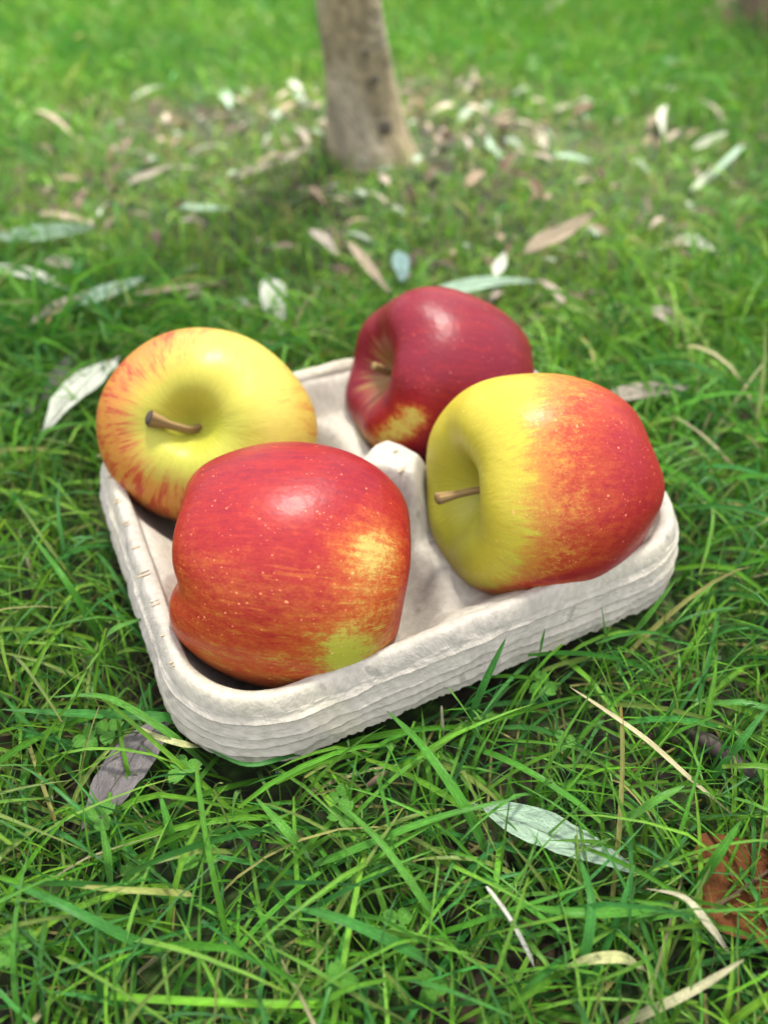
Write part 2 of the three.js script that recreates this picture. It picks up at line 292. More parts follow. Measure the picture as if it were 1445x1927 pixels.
{
  const NT = 720, per = [];
  const la = 2 * (HA - CR), lb = 2 * (HB - CR), arc = Math.PI / 2 * CR, len = 2 * la + 2 * lb + 4 * arc;
  const curve = (s) => { // counter-clockwise from the front middle (b = -HB)
    let t = ((s % len) + len) % len; const h = la / 2;
    if (t < h) return [t, -HB, 0, -1]; t -= h;
    const cor = (cx, cy, a0, d) => { const a = a0 + d / CR; return [cx + CR * Math.cos(a), cy + CR * Math.sin(a), Math.cos(a), Math.sin(a)]; };
    if (t < arc) return cor(HA - CR, -HB + CR, -Math.PI / 2, t); t -= arc;
    if (t < lb) return [HA, -HB + CR + t, 1, 0]; t -= lb;
    if (t < arc) return cor(HA - CR, HB - CR, 0, t); t -= arc;
    if (t < la) return [HA - CR - t, HB, 0, 1]; t -= la;
    if (t < arc) return cor(-HA + CR, HB - CR, Math.PI / 2, t); t -= arc;
    if (t < lb) return [-HA, HB - CR - t, -1, 0]; t -= lb;
    if (t < arc) return cor(-HA + CR, -HB + CR, Math.PI, t); t -= arc;
    return [-la / 2 + t, -HB, 0, -1];
  };
  const smin = (a, b, k) => { const h = clamp(0.5 + 0.5 * (b - a) / k); return b * (1 - h) + a * h - k * h * (1 - h); };
  const cups = [[-0.0395, -0.0350, 0.0455, 0.0352], [-0.0395, 0.0345, 0.0455, 0.0352], [0.0465, -0.0350, 0.0385, 0.0352], [0.0465, 0.0345, 0.0385, 0.0352]]; // centre and half size of each cup
  const POST = [0.0025, -0.0038];
  const inner = (a, b) => {
    const qa = Math.abs(a) - (HA - CR), qb = Math.abs(b) - (HB - CR), ed = CR - (Math.hypot(Math.max(qa, 0), Math.max(qb, 0)) + Math.min(Math.max(qa, qb), 0)); // distance from the rim
    const dp = Math.max(Math.abs((a - POST[0]) * 0.85 + (b - POST[1]) * 0.35), Math.abs((b - POST[1]) * 0.85 - (a - POST[0]) * 0.35)) * 0.6 + Math.hypot(a - POST[0], b - POST[1]) * 0.4;
    const cap = 0.029 + (RIM - 0.029 - 0.0015) * ss(0.013, 0.0, ed) + 0.0215 * ss(0.021, 0.0088, dp) + 0.0006 * fbm(a * 120, b * 120, 1, 2);
    let bowl = 1;
    for (const [ca, cb, wa, wb] of cups) {
      const f = Math.pow(Math.pow(Math.abs(a - ca) / wa, 2.6) + Math.pow(Math.abs(b - cb) / wb, 2.6), 1 / 2.5);
      bowl = Math.min(bowl, 0.0045 + 0.034 * Math.pow(f, 3.3));
    }
    return smin(cap, bowl, 0.006) + 0.0004 * fbm(a * 60, b * 60, 3, 2);
  };
  const NS = 120, prof = [];
  // over the rim and down the ribbed wall
  for (let i = 1; i <= 12; i++) { const a = i / 12; prof.push([0.0068 * a, RIM - 0.0005 + 0.0022 * Math.sin(Math.PI * Math.min(1, a * 0.95)) - 0.0032 * Math.max(0, a - 0.6) ** 2 * 6, 0]); }
  const y0 = prof[11][1], y1 = 0.0192, RIBS = 4.6;
  for (let i = 1; i <= 110; i++) { const f = i / 110; prof.push([0.0068 + 0.0028 * f, y0 + (y1 - y0) * f, f]); }
  prof.push([0.0088, 0.0184, 2], [0.007, 0.019, 2], [0.0045, 0.022, 2], [0.003, 0.027, 2]);
  const arcV = []; prof.forEach((q, k) => arcV.push(k ? arcV[k - 1] + Math.hypot(q[0] - prof[k - 1][0], q[1] - prof[k - 1][1]) : 0.001));
  const NV = NS + prof.length, pos = [], uvI = [], uvW = [], w = NT + 1;
  for (let j = 0; j <= NV; j++) for (let i = 0; i <= NT; i++) {
    const s = i / NT * len, [a, b, na, nb] = curve(s);
    let x, y, z, uw = s, vw = 0;
    if (j <= NS) { const k = Math.pow(j / NS, 0.9); x = a * k; z = b * k; y = inner(x, z); uw = x; vw = z; }
    else {
      const [e0, yy, f] = prof[j - NS - 1]; let e = e0; y = yy;
      const th = i / NT * Math.PI * 2, cx = Math.cos(th) * 4, sx = Math.sin(th) * 4;
      if (f === 0) { y += 0.0007 * fbm(cx * 2, sx * 2, e0 * 200, 2); e += 0.0005 * fbm(cx * 3, sx * 3, 4, 2) * e0 / 0.0068; }
      else if (f <= 1) {
        const warp = f * RIBS + 0.5 * N(cx * 0.5, sx * 0.5, 2) * f + 0.45 * N(f * 3.1, 7.7, 1.3) + 0.10 * N(cx * 2.2, sx * 2.2, f * 2), fr = ((warp % 1) + 1) % 1;
        const lip = (0.15 + 0.85 * Math.pow(fr, 1.3)) * (1 - ss(0.90, 1, fr)) + 0.15 * ss(0.90, 1, fr); // layers that bulge downwards and tuck in
        e += 0.0021 * lip * Math.min(1, f * 5) * (0.65 + 0.8 * Math.abs(N(cx * 1.5, sx * 1.5, Math.floor(warp) * 3.7))) + 0.00022 * fbm(cx * 9, sx * 9, f * 16, 3);
        y += 0.0008 * fbm(cx * 6, sx * 6, 9, 3) * f + (f > 0.9 ? 0.0012 * fbm(cx * 14, sx * 14, 5, 3) * (f - 0.9) * 10 : 0);
      }
      x = a + na * e; z = b + nb * e; vw = arcV[j - NS - 1];
    }
    pos.push(x, y, -z); uvI.push(uw, vw);
  }
  const build = (j0, j1) => { const ix = []; for (let j = j0; j < j1; j++) for (let i = 0; i < NT; i++) { const p = j * w + i; ix.push(p, p + 1, p + w + 1, p, p + w + 1, p + w); } return ix; };
  const full = new THREE.BufferGeometry(); full.setAttribute('position', new THREE.Float32BufferAttribute(pos, 3)); full.setAttribute('uv', new THREE.Float32BufferAttribute(uvI, 2));
  full.setIndex(build(0, NV)); full.computeVertexNormals();
  const n = full.attributes.normal; for (let j = 0; j <= NV; j++) { const p = j * w, r = p + NT, v = V(n.getX(p) + n.getX(r), n.getY(p) + n.getY(r), n.getZ(p) + n.getZ(r)).normalize(); n.setXYZ(p, v.x, v.y, v.z); n.setXYZ(r, v.x, v.y, v.z); }
  if (n.getY(NS / 2 * w) < 0) { for (let i = 0; i < n.array.length; i++) n.array[i] *= -1; full.index.array.reverse(); }
  const cut = (j0, j1) => { const g = full.clone(); const src = build(j0, j1); g.setIndex(n.getY(0) > 0 && full.index.array[0] !== 0 ? src.reverse() : src); return g.toNonIndexed(); };
  mesh('cup_basin', cut(0, NS), pulpMat, tray);
  mesh('ribbed_rim', cut(NS, NV), pulpMat, tray);
  // brown press marks along the left rim and flecks on the post
  const markMat = new THREE.MeshStandardMaterial({ color: lin(0.33, 0.265, 0.18), roughness: 1 });
  const fleck = (x, y, z, l, wd, turn) => {
    const sh = new THREE.Shape(); for (let k = 0; k < 14; k++) { const a = k / 14 * 6.2832, r = 1 + 0.35 * R(-1, 1); const X = Math.cos(a) * l * 0.5 * r, Y = Math.sin(a) * wd * 0.5 * r; k ? sh.lineTo(X, Y) : sh.moveTo(X, Y); }
    const g = new THREE.ExtrudeGeometry(sh, { depth: 0.0003, bevelEnabled: false }); g.rotateX(-Math.PI / 2); g.rotateY(turn);
    mesh('press_mark', g, markMat, tray).position.set(x, y, z);
  };
  for (let k = 0; k < 9; k++) { const b = 0.052 - k * 0.0128 + R(-0.001, 0.001); for (let r = 0; r < (k % 3 === 1 ? 1 : 2); r++) fleck(-HA - 0.0042 + R(-0.0006, 0.0006), RIM + 0.0014, -(b + (r ? 0.0009 : -0.0006)), R(0.0018, 0.0042), R(0.0003, 0.0007), R(-0.05, 0.12)); }
  fleck(POST[0] + 0.002, 0.0508, -(POST[1] - 0.006), 0.005, 0.0012, 0.5); fleck(POST[0] + 0.0045, 0.0508, -(POST[1] + 0.004), 0.0018, 0.0011, 0.2);
}

// ---------------------------------------------------------------- apples
const mix3 = (a, b, t) => [a[0] + (b[0] - a[0]) * t, a[1] + (b[1] - a[1]) * t, a[2] + (b[2] - a[2]) * t];
const C = (r, g, b) => [r / 255, g / 255, b / 255];
const YEL = C(232, 210, 98), GRN = C(196, 198, 66), CREAM = C(230, 198, 104), ORG = C(208, 96, 44), RED = C(180, 38, 38), CRI = C(150, 20, 46), DEEP = C(112, 16, 30);
// p: along the stem axis, c: along the reference direction, s: across; a: azimuth, t: angle from the stem
const PAINT = {
  left(p, c, s, st, fi, t) { // c image-up, s image-right
    let col = mix3(YEL, GRN, ss(0.75, 0.3, t) * 0.8);
    const side = 1.2 * ss(0.08, -0.65, s + 0.25 * fi) + 0.9 * ss(-0.2, -0.8, c + 0.2 * fi) + 0.35 * ss(0.55, 0.95, c) * ss(0.5, -0.3, s) + 0.25 * ss(0.7, 1, s);
    const b = clamp(side) * ss(0.28, 0.72, t);
    col = mix3(col, C(222, 134, 58), b * 0.8);
    col = mix3(col, C(202, 74, 50), clamp(b * ss(-0.15, 0.45, st + 0.25 * fi)));
    col = mix3(col, C(214, 120, 60), ss(0.25, 0.5, st) * ss(0.5, 1.1, t) * 0.35);
    col = mix3(col, C(176, 134, 44), ss(0.62, 0.25, t) * ss(0.0, 0.5, c / Math.max(0.2, Math.hypot(c, s)) + 0.4 * fi) * 0.16);
    return [col, 0.15];
  },
  front(p, c, s, st, fi, t, f2) { // p image-right, c to the camera, s image-up
    const g = (pp, ss_, r) => Math.exp(-(((p - pp) * 1.0) ** 2 + (s - ss_) ** 2) / (r * r)) * (c > -0.2 ? 1 : 0);
    let b = 1.02 - 0.85 * g(0.50, 0.24, 0.23) - 0.7 * g(0.42, -0.50, 0.20) - 0.30 * ss(0.25, -0.2, s) - 0.25 * ss(0.1, 0.8, p) * ss(0.5, 0.1, s) + 0.25 * ss(0.2, 0.8, s) - 0.2 * ss(-0.45, -0.75, s);
    b += 0.28 * st + 0.16 * fi + 0.26 * f2 + 0.55 * ss(0.72, 0.95, p); b -= 0.4 * ss(0.35, 0.6, st) * ss(0.55, 0.0, s);
    let col = mix3(mix3(YEL, GRN, ss(-0.2, -0.55, s) * 0.8), CREAM, g(0.50, 0.24, 0.25));
    col = mix3(col, ORG, ss(0.0, 0.6, b)); col = mix3(col, RED, ss(0.45, 1.1, b)); col = mix3(col, CRI, ss(0.95, 1.6, b));
    return [col, 1];
  },
  back(p, c, s, st, fi, t, f2) {
    let b = 1.35 - 1.35 * Math.exp(-(((p - 0.66) / 0.22) ** 2 + ((s + 0.58) / 0.30) ** 2)) + 0.3 * st + 0.15 * fi + 0.3 * f2 - 0.5 * Math.exp(-(((s - 0.80) / 0.045) ** 2)) * ss(0.7, 1.2, t) * (0.6 + st);
    let col = mix3(YEL, C(200, 190, 100), ss(0.6, 0.3, t));
    col = mix3(col, ORG, ss(0.1, 0.5, b)); col = mix3(col, C(170, 36, 40), ss(0.4, 0.75, b)); col = mix3(col, C(134, 17, 42), ss(0.75, 1.5, b));
    col = mix3(col, mix3(C(176, 168, 84), C(190, 96, 84), ss(0.3, 0.55, t)), ss(0.36, 0.12, t + 0.25 * st) * 0.7);
    return [col, 0.7];
  },
  right(p, c, s, st, fi, t, f2) { // p to the stem (image-left), s image-up
    const edge = 0.66 + 0.05 * fi - 0.34 * ss(0.2, 0.9, s) + 0.05 * ss(-0.4, -0.9, s);
    let b = ss(edge + 0.16, edge - 0.28, p + 0.16 * fi + 0.20 * st + 0.10 * f2) * 0.45 + ss(edge - 0.05, edge - 1.1, p) * 0.8; b *= 1 - 0.35 * ss(0.6, 1.0, s);
    b += (0.20 * st + 0.14 * fi + 0.32 * f2) * ss(0.05, 0.4, b);
    b += 0.55 * Math.exp(-(((p - 0.12) / 0.5) ** 2 + ((s + 0.72 + 0.1 * p) / 0.035) ** 2));
    let col = mix3(C(226, 208, 70), GRN, ss(0.75, 0.3, t) * 0.75 + 0.25 * ss(-0.2, -0.8, s));
    col = mix3(col, C(222, 140, 62), ss(0.06, 0.42, b)); col = mix3(col, C(200, 70, 44), ss(0.36, 0.85, b)); col = mix3(col, C(176, 32, 44), ss(0.8, 1.3, b));
    return [col, 1];
  },
};
const SHAPE = {
  left: { h: 0.86, cone: 0.05, lobe: 0.018, dip: 0.36, tau: 0.23, dip2: 0.25, ph: 0.4, ex: [1.03, 0.96] },
  front: { h: 1.06, cone: 0.02, lobe: 0.006, dip: 0.34, tau: 0.40, dip2: 0.30, ph: 1.31, ex: [1.0, 1.0] },
  back: { h: 1.03, cone: 0.06, lobe: 0.022, dip: 0.50, tau: 0.46, dip2: 0.25, ph: 1.2, ex: [0.95, 0.97] },
  right: { h: 1.06, cone: 0.11, lobe: 0.018, dip: 0.50, tau: 0.46, dip2: 0.25, ph: 0.9, ex: [1.0, 0.97] },
};
const stemMat = new THREE.MeshStandardMaterial({ map: barkTex, color: lin(0.85, 0.62, 0.30), roughness: 0.85 }), stemEnd = new THREE.MeshStandardMaterial({ color: lin(0.05, 0.035, 0.025), roughness: 1 });
const calyxMat = new THREE.MeshStandardMaterial({ color: lin(0.09, 0.06, 0.03), roughness: 1 });
const skinBump = dataTex(512, 512, (u, v) => { const h = 0.5 + 0.45 * tile(u, v, 12, 3) + 0.25 * tile(u, v, 45, 6) + 0.12 * tile(u, v, 120, 2); return [h, h, h]; }, false);
skinBump.repeat.set(2, 1);
const APLABEL = {
  left: 'mostly yellow apple with faint red streaks and a curved brown stem facing up',
  front: 'red and orange streaked apple lying on its side with pale speckles',
  back: 'dark crimson apple with a yellow patch below its short stem',
  right: 'half yellow half red apple with its stem pointing sideways',
};
for (const A of APPLES) {
  const S = SHAPE[A.key], o = group('apple', A.c); tag(o, APLABEL[A.key], 'apple', 'apples in the pulp tray');
  const Y = A.axis.clone(), Z = A.ref.clone().addScaledVector(Y, -A.ref.dot(Y)).normalize(), X = Y.clone().cross(Z);
  o.quaternion.setFromRotationMatrix(new THREE.Matrix4().makeBasis(X, Y, Z));
  const flip = X.dot(A.key === 'left' ? RIGHT : UPI) < 0 ? -1 : 1; // sign that makes "across" point up (or right) in the world
  const point = (az, t) => {
    const sn = Math.sin(t), cs = Math.cos(t), cx = Math.sin(az), cz = Math.cos(az);
    let rho = Math.pow(sn, 0.88) * (1 + S.cone * cs), y = S.h * Math.sign(cs) * Math.pow(Math.abs(cs), 0.95);
    y -= S.dip * (A.key === 'left' ? 0.45 : 0.62) * Math.exp(-Math.pow(t / S.tau, 1.8)) + S.dip * 0.55 * Math.exp(-Math.pow(t / 0.17, 1.6)); const tb = Math.PI - t; y += S.dip2 * Math.exp(-Math.pow(tb / 0.42, 1.9));
    let azu = az * flip + 0.40; azu -= Math.PI * 2 * Math.round(azu / (Math.PI * 2));
    const lb = Math.cos(5 * az + S.ph) * S.lobe - (A.key === 'front' ? 0.026 * Math.exp(-((azu / 0.22) ** 2)) * ss(0.1, -0.8, cs) : 0), wgt = 0.12 + 1.0 * ss(-0.1, -0.9, cs) + (A.key === 'back' ? 2.2 : 0.35) * ss(0.3, 0.95, cs);
    rho *= 1 + lb * wgt; y += (lb * 1.7) * (ss(-0.4, -0.95, cs) * -1 + 0.5 * ss(0.5, 0.95, cs)) * ss(0, 0.5, sn);
    const lump = 0.045 * N(cx * sn * 1.1 + S.ph * 9, cs * 1.1, cz * sn * 1.1);
    rho *= 1 + lump; return V(cx * rho * S.ex[0], y * (1 + lump * 0.5), cz * rho * S.ex[1]).multiplyScalar(A.r);
  };
  const g = grid(128, 96, (u, v) => { const t = 0.0005 + v * (Math.PI - 0.001), p = point(u * Math.PI * 2, t); return [p.x, p.y, p.z, u, v]; }, true);
  // skin print: ground colour, blush, streaks along the meridians, lenticels
  const TW = 1536, TH = 768, d = new Uint8Array(TW * TH * 4), freck = new Float32Array(TW * TH);
  let frW = 0;
  for (let j = 0; j < TH; j++) for (let i = 0; i < TW; i++) {
    const az = (i + 0.5) / TW * Math.PI * 2, t = (j + 0.5) / TH * Math.PI, sn = Math.sin(t), sx = Math.sin(az), sz = Math.cos(az);
    const k0 = S.ph * 13;
    const st = 0.6 * N(sx * 9 + k0, sz * 9, t * 1.8) + 0.5 * N(sx * 24 + k0, sz * 24, t * 4 + 4) + 0.4 * N(sx * 58, sz * 58 + k0, t * 8);
    const fi = 0.6 * N(sx * sn * 6 + k0, Math.cos(t) * 6, sz * sn * 6) + 0.45 * N(sx * sn * 22, Math.cos(t) * 14 + k0, sz * sn * 22) + 0.35 * N(sx * sn * 60, Math.cos(t) * 36, sz * sn * 60 + k0);
    const f2 = 0.55 * N(sx * sn * 24 + k0, Math.cos(t) * 15, sz * sn * 24) + 0.6 * N(sx * sn * 64, Math.cos(t) * 38 + k0, sz * sn * 64) + 0.5 * N(sx * sn * 130, Math.cos(t) * 90 + k0, sz * sn * 130);
    let [col, fw] = PAINT[A.key](Math.cos(t), sz * sn, sx * sn * flip, st, fi, t, f2); frW = fw;
    const gr = 1 + 0.05 * N(i * 0.31, j * 0.31, 2) + 0.04 * N(sx * 60, sz * 60, t * 9), k = (j * TW + i) * 4;
    d[k] = clamp(col[0] * gr * 0.765) * 255; d[k + 1] = clamp(col[1] * gr * 0.765) * 255; d[k + 2] = clamp(col[2] * gr * 0.765) * 255; d[k + 3] = 255;
  }
  const nd = Math.round(1700 * frW);
  for (let q = 0; q < nd; q++) {
    const cs = 1 - 2 * Math.pow(rnd(), 0.75), t = Math.acos(cs), az = R(0, Math.PI * 2), sn = Math.max(0.15, Math.sin(t)), rad = R(0.00018, 0.0005) * (rnd() < 0.15 ? 1.7 : 1) * 0.5 / 0.0385 * 1.0;
    if (t < 0.55 || rnd() < 0.3) continue; const fade = R(0.25, 0.68);
    const ci = az / (Math.PI * 2) * TW, cj = t / Math.PI * TH, ri = rad / sn / (Math.PI * 2) * TW, rj = rad / Math.PI * TH;
    for (let j = Math.floor(cj - rj - 1); j <= cj + rj + 1; j++) for (let i = Math.floor(ci - ri - 1); i <= ci + ri + 1; i++) {
      if (j < 0 || j >= TH) continue; const e = Math.hypot((i - ci) / (ri + 0.3), (j - cj) / (rj + 0.3)), w = 1 - ss(0.55, 1.05, e); if (w <= 0) continue;
      const k = (j * TW + ((i % TW) + TW) % TW) * 4; d[k] += (244 - d[k]) * w * fade; d[k + 1] += (178 - d[k + 1]) * w * fade; d[k + 2] += (124 - d[k + 2]) * w * fade;
    }
  }
  const tex = new THREE.DataTexture(d, TW, TH); tex.magFilter = THREE.LinearFilter; tex.colorSpace = THREE.SRGBColorSpace; tex.wrapS = THREE.RepeatWrapping; tex.needsUpdate = true;
  const skin = new THREE.MeshPhysicalMaterial({ map: tex, bumpMap: skinBump, bumpScale: 0.00022, roughness: 0.38, specularIntensity: 0.46 });
  mesh('skin', g, skin, o);
  // stem
  const bot = point(0, 0.02).y, r = A.r;
  const stems = { left: [[0.02, 0, 0], [-0.05, 0.15, -0.03], [-0.19, 0.27, 0.0], [-0.34, 0.37, 0.05]], front: [[0, 0, 0], [0, 0.1, 0], [0.02, 0.22, 0]], back: [[0, 0, 0], [0, 0.2, 0.03], [0.02, 0.42, 0.08]], right: [[0, 0, 0], [0.0, 0.2, 0], [-0.02, 0.38, -0.02], [-0.04, 0.55, -0.04]] }[A.key];
  const sp = stems.map(([x, y, z]) => V(x * r * (A.key === 'left' ? flip : 1), bot + y * r - 0.0015, z * r));
  const sr = A.key === 'left' ? [0.0015, 0.0012, 0.0013, 0.0027] : A.key === 'right' ? [0.0014, 0.0012, 0.0013, 0.0021] : [0.0014, 0.0013, 0.0017];
  const stem = mesh('stem', limb(sp, sr, 14, 0.3, 3), stemMat, o);
  const end = new THREE.SphereGeometry(sr[sr.length - 1] * 0.97, 12, 8); end.scale(1, 0.45, 1);
  const dv = sp[sp.length - 1].clone().sub(sp[sp.length - 2]).normalize(), em = mesh('stem_end', end, A.key === 'left' ? stemEnd : stemMat, stem); em.position.copy(sp[sp.length - 1]); em.quaternion.setFromUnitVectors(V(0, 1, 0), dv);
  // calyx: five dry sepals in the basin
  const yb = point(0, Math.PI - 0.02).y, parts = [];
  for (let k = 0; k < 5; k++) { const lg = leafShape(0.006, 0.0028, { nu: 2, nv: 5, curl: 0.5 }); lg.rotateZ(-0.9); lg.translate(0.0025, 0, 0); lg.rotateY(k * 1.2566); parts.push(lg); }
  mesh('calyx', mergeGeometries(parts), calyxMat, o).position.set(0, yb - 0.001, 0);
}

// ---------------------------------------------------------------- fallen leaves
function leafAlong(name, label, cat, grp, p0, p1, W, mat, opt = {}) {
  const L = p0.distanceTo(p1), o = group(name, p0.clone().add(p1).multiplyScalar(0.5)); tag(o, label, cat, grp);
  const x = p1.clone().sub(p0).normalize(), z = x.clone().cross(V(0, 1, 0)).normalize(), y = z.clone().cross(x);
  o.quaternion.setFromRotationMatrix(new THREE.Matrix4().makeBasis(x, y, z)); o.rotateX(opt.roll ?? R(-0.35, 0.35));
  const s = { curl: R(-0.05, 0.14), fold: R(0.1, 0.4), s0: R(0, 50), wave: 0.1, nu: 6, nv: 18, ...opt };
  mesh('leaf_blade', leafShape(L, W, s), mat, o);
  const rib = new THREE.CatmullRomCurve3([...Array(9).keys()].map((k) => { const t = k / 8; return V((t - 0.5) * L * (k ? 1 : 1.12), s.curl * L * (0.25 - (t - 0.5) ** 2) * 2 + s.wave * W * N(t * 5 + s.s0, 0, s.s0) + 0.0001, L * 0.05 * N(t * 2, s.s0, 1)); }));
  mesh('midrib', new THREE.TubeGeometry(rib, 16, Math.max(0.0003, W * 0.03), 5), mat, o);
  return o;
}
const MM = (px, depth) => px * depth / FPX; // a width seen at that distance
function fallen(x0, y0, x1, y1, wpx, mat, label, grp, h = 0.018, opt = {}) {
  const a = at(x0, y0, h), b = at(x1, y1, opt.h1 ?? h); a.y += groundY(a.x, a.z); b.y += groundY(b.x, b.z);
  const m = a.clone().add(b).multiplyScalar(0.5), depth = m.clone().sub(V(0, CAM_H, 0)).dot(BACK) * -1;
  let W = MM(wpx, depth) * (opt.wide ?? 1.0);
  if (opt.small) { // only part of each shows: the rest is sunk in the grass
    const d = b.clone().sub(a), k = Math.max(1.25, R(0.022, 0.042) / d.length()); d.multiplyScalar(k); b.copy(a).add(d); if (rnd() < 0.5) a.y -= 0.008; else b.y -= 0.008; W = Math.min(W, d.length() * R(0.14, 0.22));
  }
  return leafAlong('fallen_leaf', label, 'leaf', grp, a, b, W, leafMat[mat], opt);
}
const big = [
  [318, 1350, 150, 1560, 82, 'grey', 'grey-mauve dead leaf half buried in grass beside the tray corner', 0.016, { roll: 0.05, fold: 0.08, wide: 1.15, blunt: 0.9 }],
  [905, 1520, 1205, 1640, 66, 'mint', 'pale silvery-green leaf lying in the grass before the tray', 0.0165, { roll: -0.1, fold: 0.2, curl: 0.02, wide: 1.1 }],
  [222, 678, 80, 815, 58, 'white', 'creamy white curved leaf in grass beside the yellow apple', 0.026, { roll: 0.2, curl: 0.1, wide: 1.5, fold: 0.15 }],
  [40, 790, 165, 640, 40, 'grey', 'dark grey-brown shrivelled leaf behind the creamy white leaf', 0.014, {}],
  [60, 610, 200, 545, 34, 'pink', 'dusty pink-grey dry leaf overlapping a silvery leaf', 0.024, {}],
  [150, 572, 270, 522, 34, 'mint', 'silvery leaf tip overlapping the dusty pink-grey leaf', 0.026, {}],
  [-40, 498, 130, 545, 30, 'white', 'whitish dry leaf lying level in grass with a tan end', 0.024, {}],
  [-10, 445, 185, 428, 42, 'sage', 'wide grey-green leaf lying flat over a brown leaf edge', 0.022, { roll: 0.3 }],
  [60, 470, 140, 452, 16, 'brown', 'brown leaf edge tucked under the wide grey-green leaf', 0.014, {}],
  [78, 402, 165, 422, 26, 'tan', 'tan dry leaf just behind the wide grey-green leaf', 0.018, {}],
  [85, 488, 155, 505, 26, 'pink', 'small pinkish dry leaf between whitish and grey-green leaves', 0.018, {}],
  [245, 556, 425, 535, 26, 'tan', 'long tan dry leaf stretched behind the yellow apple', 0.016, {}],
  [505, 530, 532, 632, 48, 'white', 'upright pale cream-green leaf standing behind the yellow apple', 0.014, { h1: 0.012, roll: 0.1 }],
  [798, 552, 1010, 533, 34, 'mint', 'long whitish-green leaf lying behind the crimson apple', 0.022, { roll: 0.2, curl: 0.04 }],
  [935, 525, 948, 480, 26, 'white', 'small pale leaf tip poking up over the long whitish-green leaf', 0.022, {}],
  [985, 480, 1118, 404, 30, 'tan', 'brown-veined tan leaf tilted up from the grass', 0.024, { h1: 0.034, roll: 0.5 }],
  [1128, 748, 1295, 728, 36, 'pink', 'pinkish tan leaf lying in grass behind the half red apple', 0.022, { roll: 0.25 }],
  [1228, 578, 1282, 622, 32, 'pink', 'short pinkish-grey leaf sunk in the grass', 0.02, {}],
  [655, 465, 738, 556, 20, 'tan', 'thin beige leaf slanting through grass behind the apples', 0.018, {}],
  [585, 445, 640, 490, 24, 'pink', 'beige curled leaf next to the thin beige leaf', 0.018, {}],
  [752, 480, 757, 535, 32, 'blue', 'blue-green oval leaf in grass behind the crimson apple', 0.018, {}],
  [995, 350, 1020, 385, 16, 'brown', 'dark brown leaf upright in tall grass', 0.03, {}],
  [66, 215, 145, 268, 12, 'tan', 'narrow tan twig-like leaf on the grass', 0.02, {}],
];
for (const [x0, y0, x1, y1, w, m, l, h, o] of big) fallen(x0, y0, x1, y1, w, m, l, null, h, o);
const pale = { mint: 'small pale silvery-green leaf fallen among grass round the sapling', white: 'small creamy white leaf fallen among grass round the sapling' }, dry = 'small dry tan leaf fallen among grass round the sapling';
for (const [k, [x0, y0, x1, y1, w]] of [[215, 298, 255, 296, 22], [258, 292, 312, 300, 20], [355, 286, 412, 298, 16], [418, 150, 432, 205, 20], [540, 148, 565, 165, 18], [555, 195, 580, 208, 18], [545, 384, 622, 376, 20], [620, 388, 655, 384, 18], [190, 410, 208, 378, 30], [340, 402, 370, 398, 24], [245, 165, 265, 162, 16], [862, 96, 902, 88, 20], [992, 82, 1008, 110, 14], [1245, 110, 1295, 96, 20], [1232, 158, 1290, 154, 16], [1252, 140, 1312, 146, 20], [1252, 180, 1256, 232, 16], [1190, 165, 1222, 150, 16], [1335, 180, 1395, 170, 18], [1320, 178, 1345, 176, 14], [1305, 340, 1335, 318, 20], [1345, 316, 1395, 278, 13], [1310, 250, 1345, 244, 16], [905, 270, 938, 298, 20], [1090, 180, 1110, 176, 20], [680, 340, 694, 318, 24], [1275, 432, 1320, 460, 22], [1040, 285, 1095, 300, 13], [330, 330, 350, 326, 18], [225, 320, 260, 330, 18]].entries()) fallen(x0, y0, x1, y1, w, k % 2 ? 'mint' : 'white', pale[k % 2 ? 'mint' : 'white'], k % 2 ? 'silvery-green leaves round the sapling' : 'creamy white leaves round the sapling', R(0.009, 0.017), { small: 1, roll: R(-0.8, 0.8), curl: R(-0.15, 0.2) });
for (const [x0, y0, x1, y1, w] of [[1005, 215, 1018, 285, 22], [862, 262, 876, 300, 20], [390, 218, 460, 235, 16], [440, 262, 490, 250, 18], [300, 205, 318, 228, 14], [560, 275, 582, 305, 14], [600, 240, 622, 262, 16], [880, 160, 892, 140, 12], [1315, 182, 1360, 205, 14], [1410, 185, 1432, 215, 16], [1275, 245, 1300, 222, 16], [770, 165, 808, 148, 12], [1005, 20, 1060, 2, 14], [1040, 200, 1085, 172, 12], [235, 340, 300, 330, 14], [690, 308, 700, 285, 14], [430, 345, 480, 338, 14], [1355, 490, 1445, 500, 12], [1060, 225, 1090, 215, 14], [330, 410, 380, 428, 10], [500, 330, 540, 322, 14]]) fallen(x0, y0, x1, y1, w, 'pink', dry, 'small dry leaves round the sapling', R(0.008, 0.016), { small: 1, roll: R(-0.8, 0.8), curl: R(-0.15, 0.2) });
{ // broad rust-brown leaf
  const o = group('fallen_leaf', at(1398, 1672, 0.012)); tag(o, 'broad crumpled rust-brown leaf under grass before the tray', 'leaf'); o.rotation.set(0.1, 0.5, -0.12);
  mesh('leaf_blade', leafShape(0.030, 0.030, { nu: 14, nv: 22, fold: 0.2, curl: 0.06, wave: 0.12, s0: 4, blunt: 0.85 }), leafMat.rust, o);
  const rib = new THREE.CatmullRomCurve3([...Array(7).keys()].map((k) => V((k / 6 - 0.5) * 0.032, 0.1 * 0.03 * (0.25 - (k / 6 - 0.5) ** 2) * 2 + 0.0006, 0))); mesh('midrib', new THREE.TubeGeometry(rib, 12, 0.0005, 5), leafMat.brown, o);
}
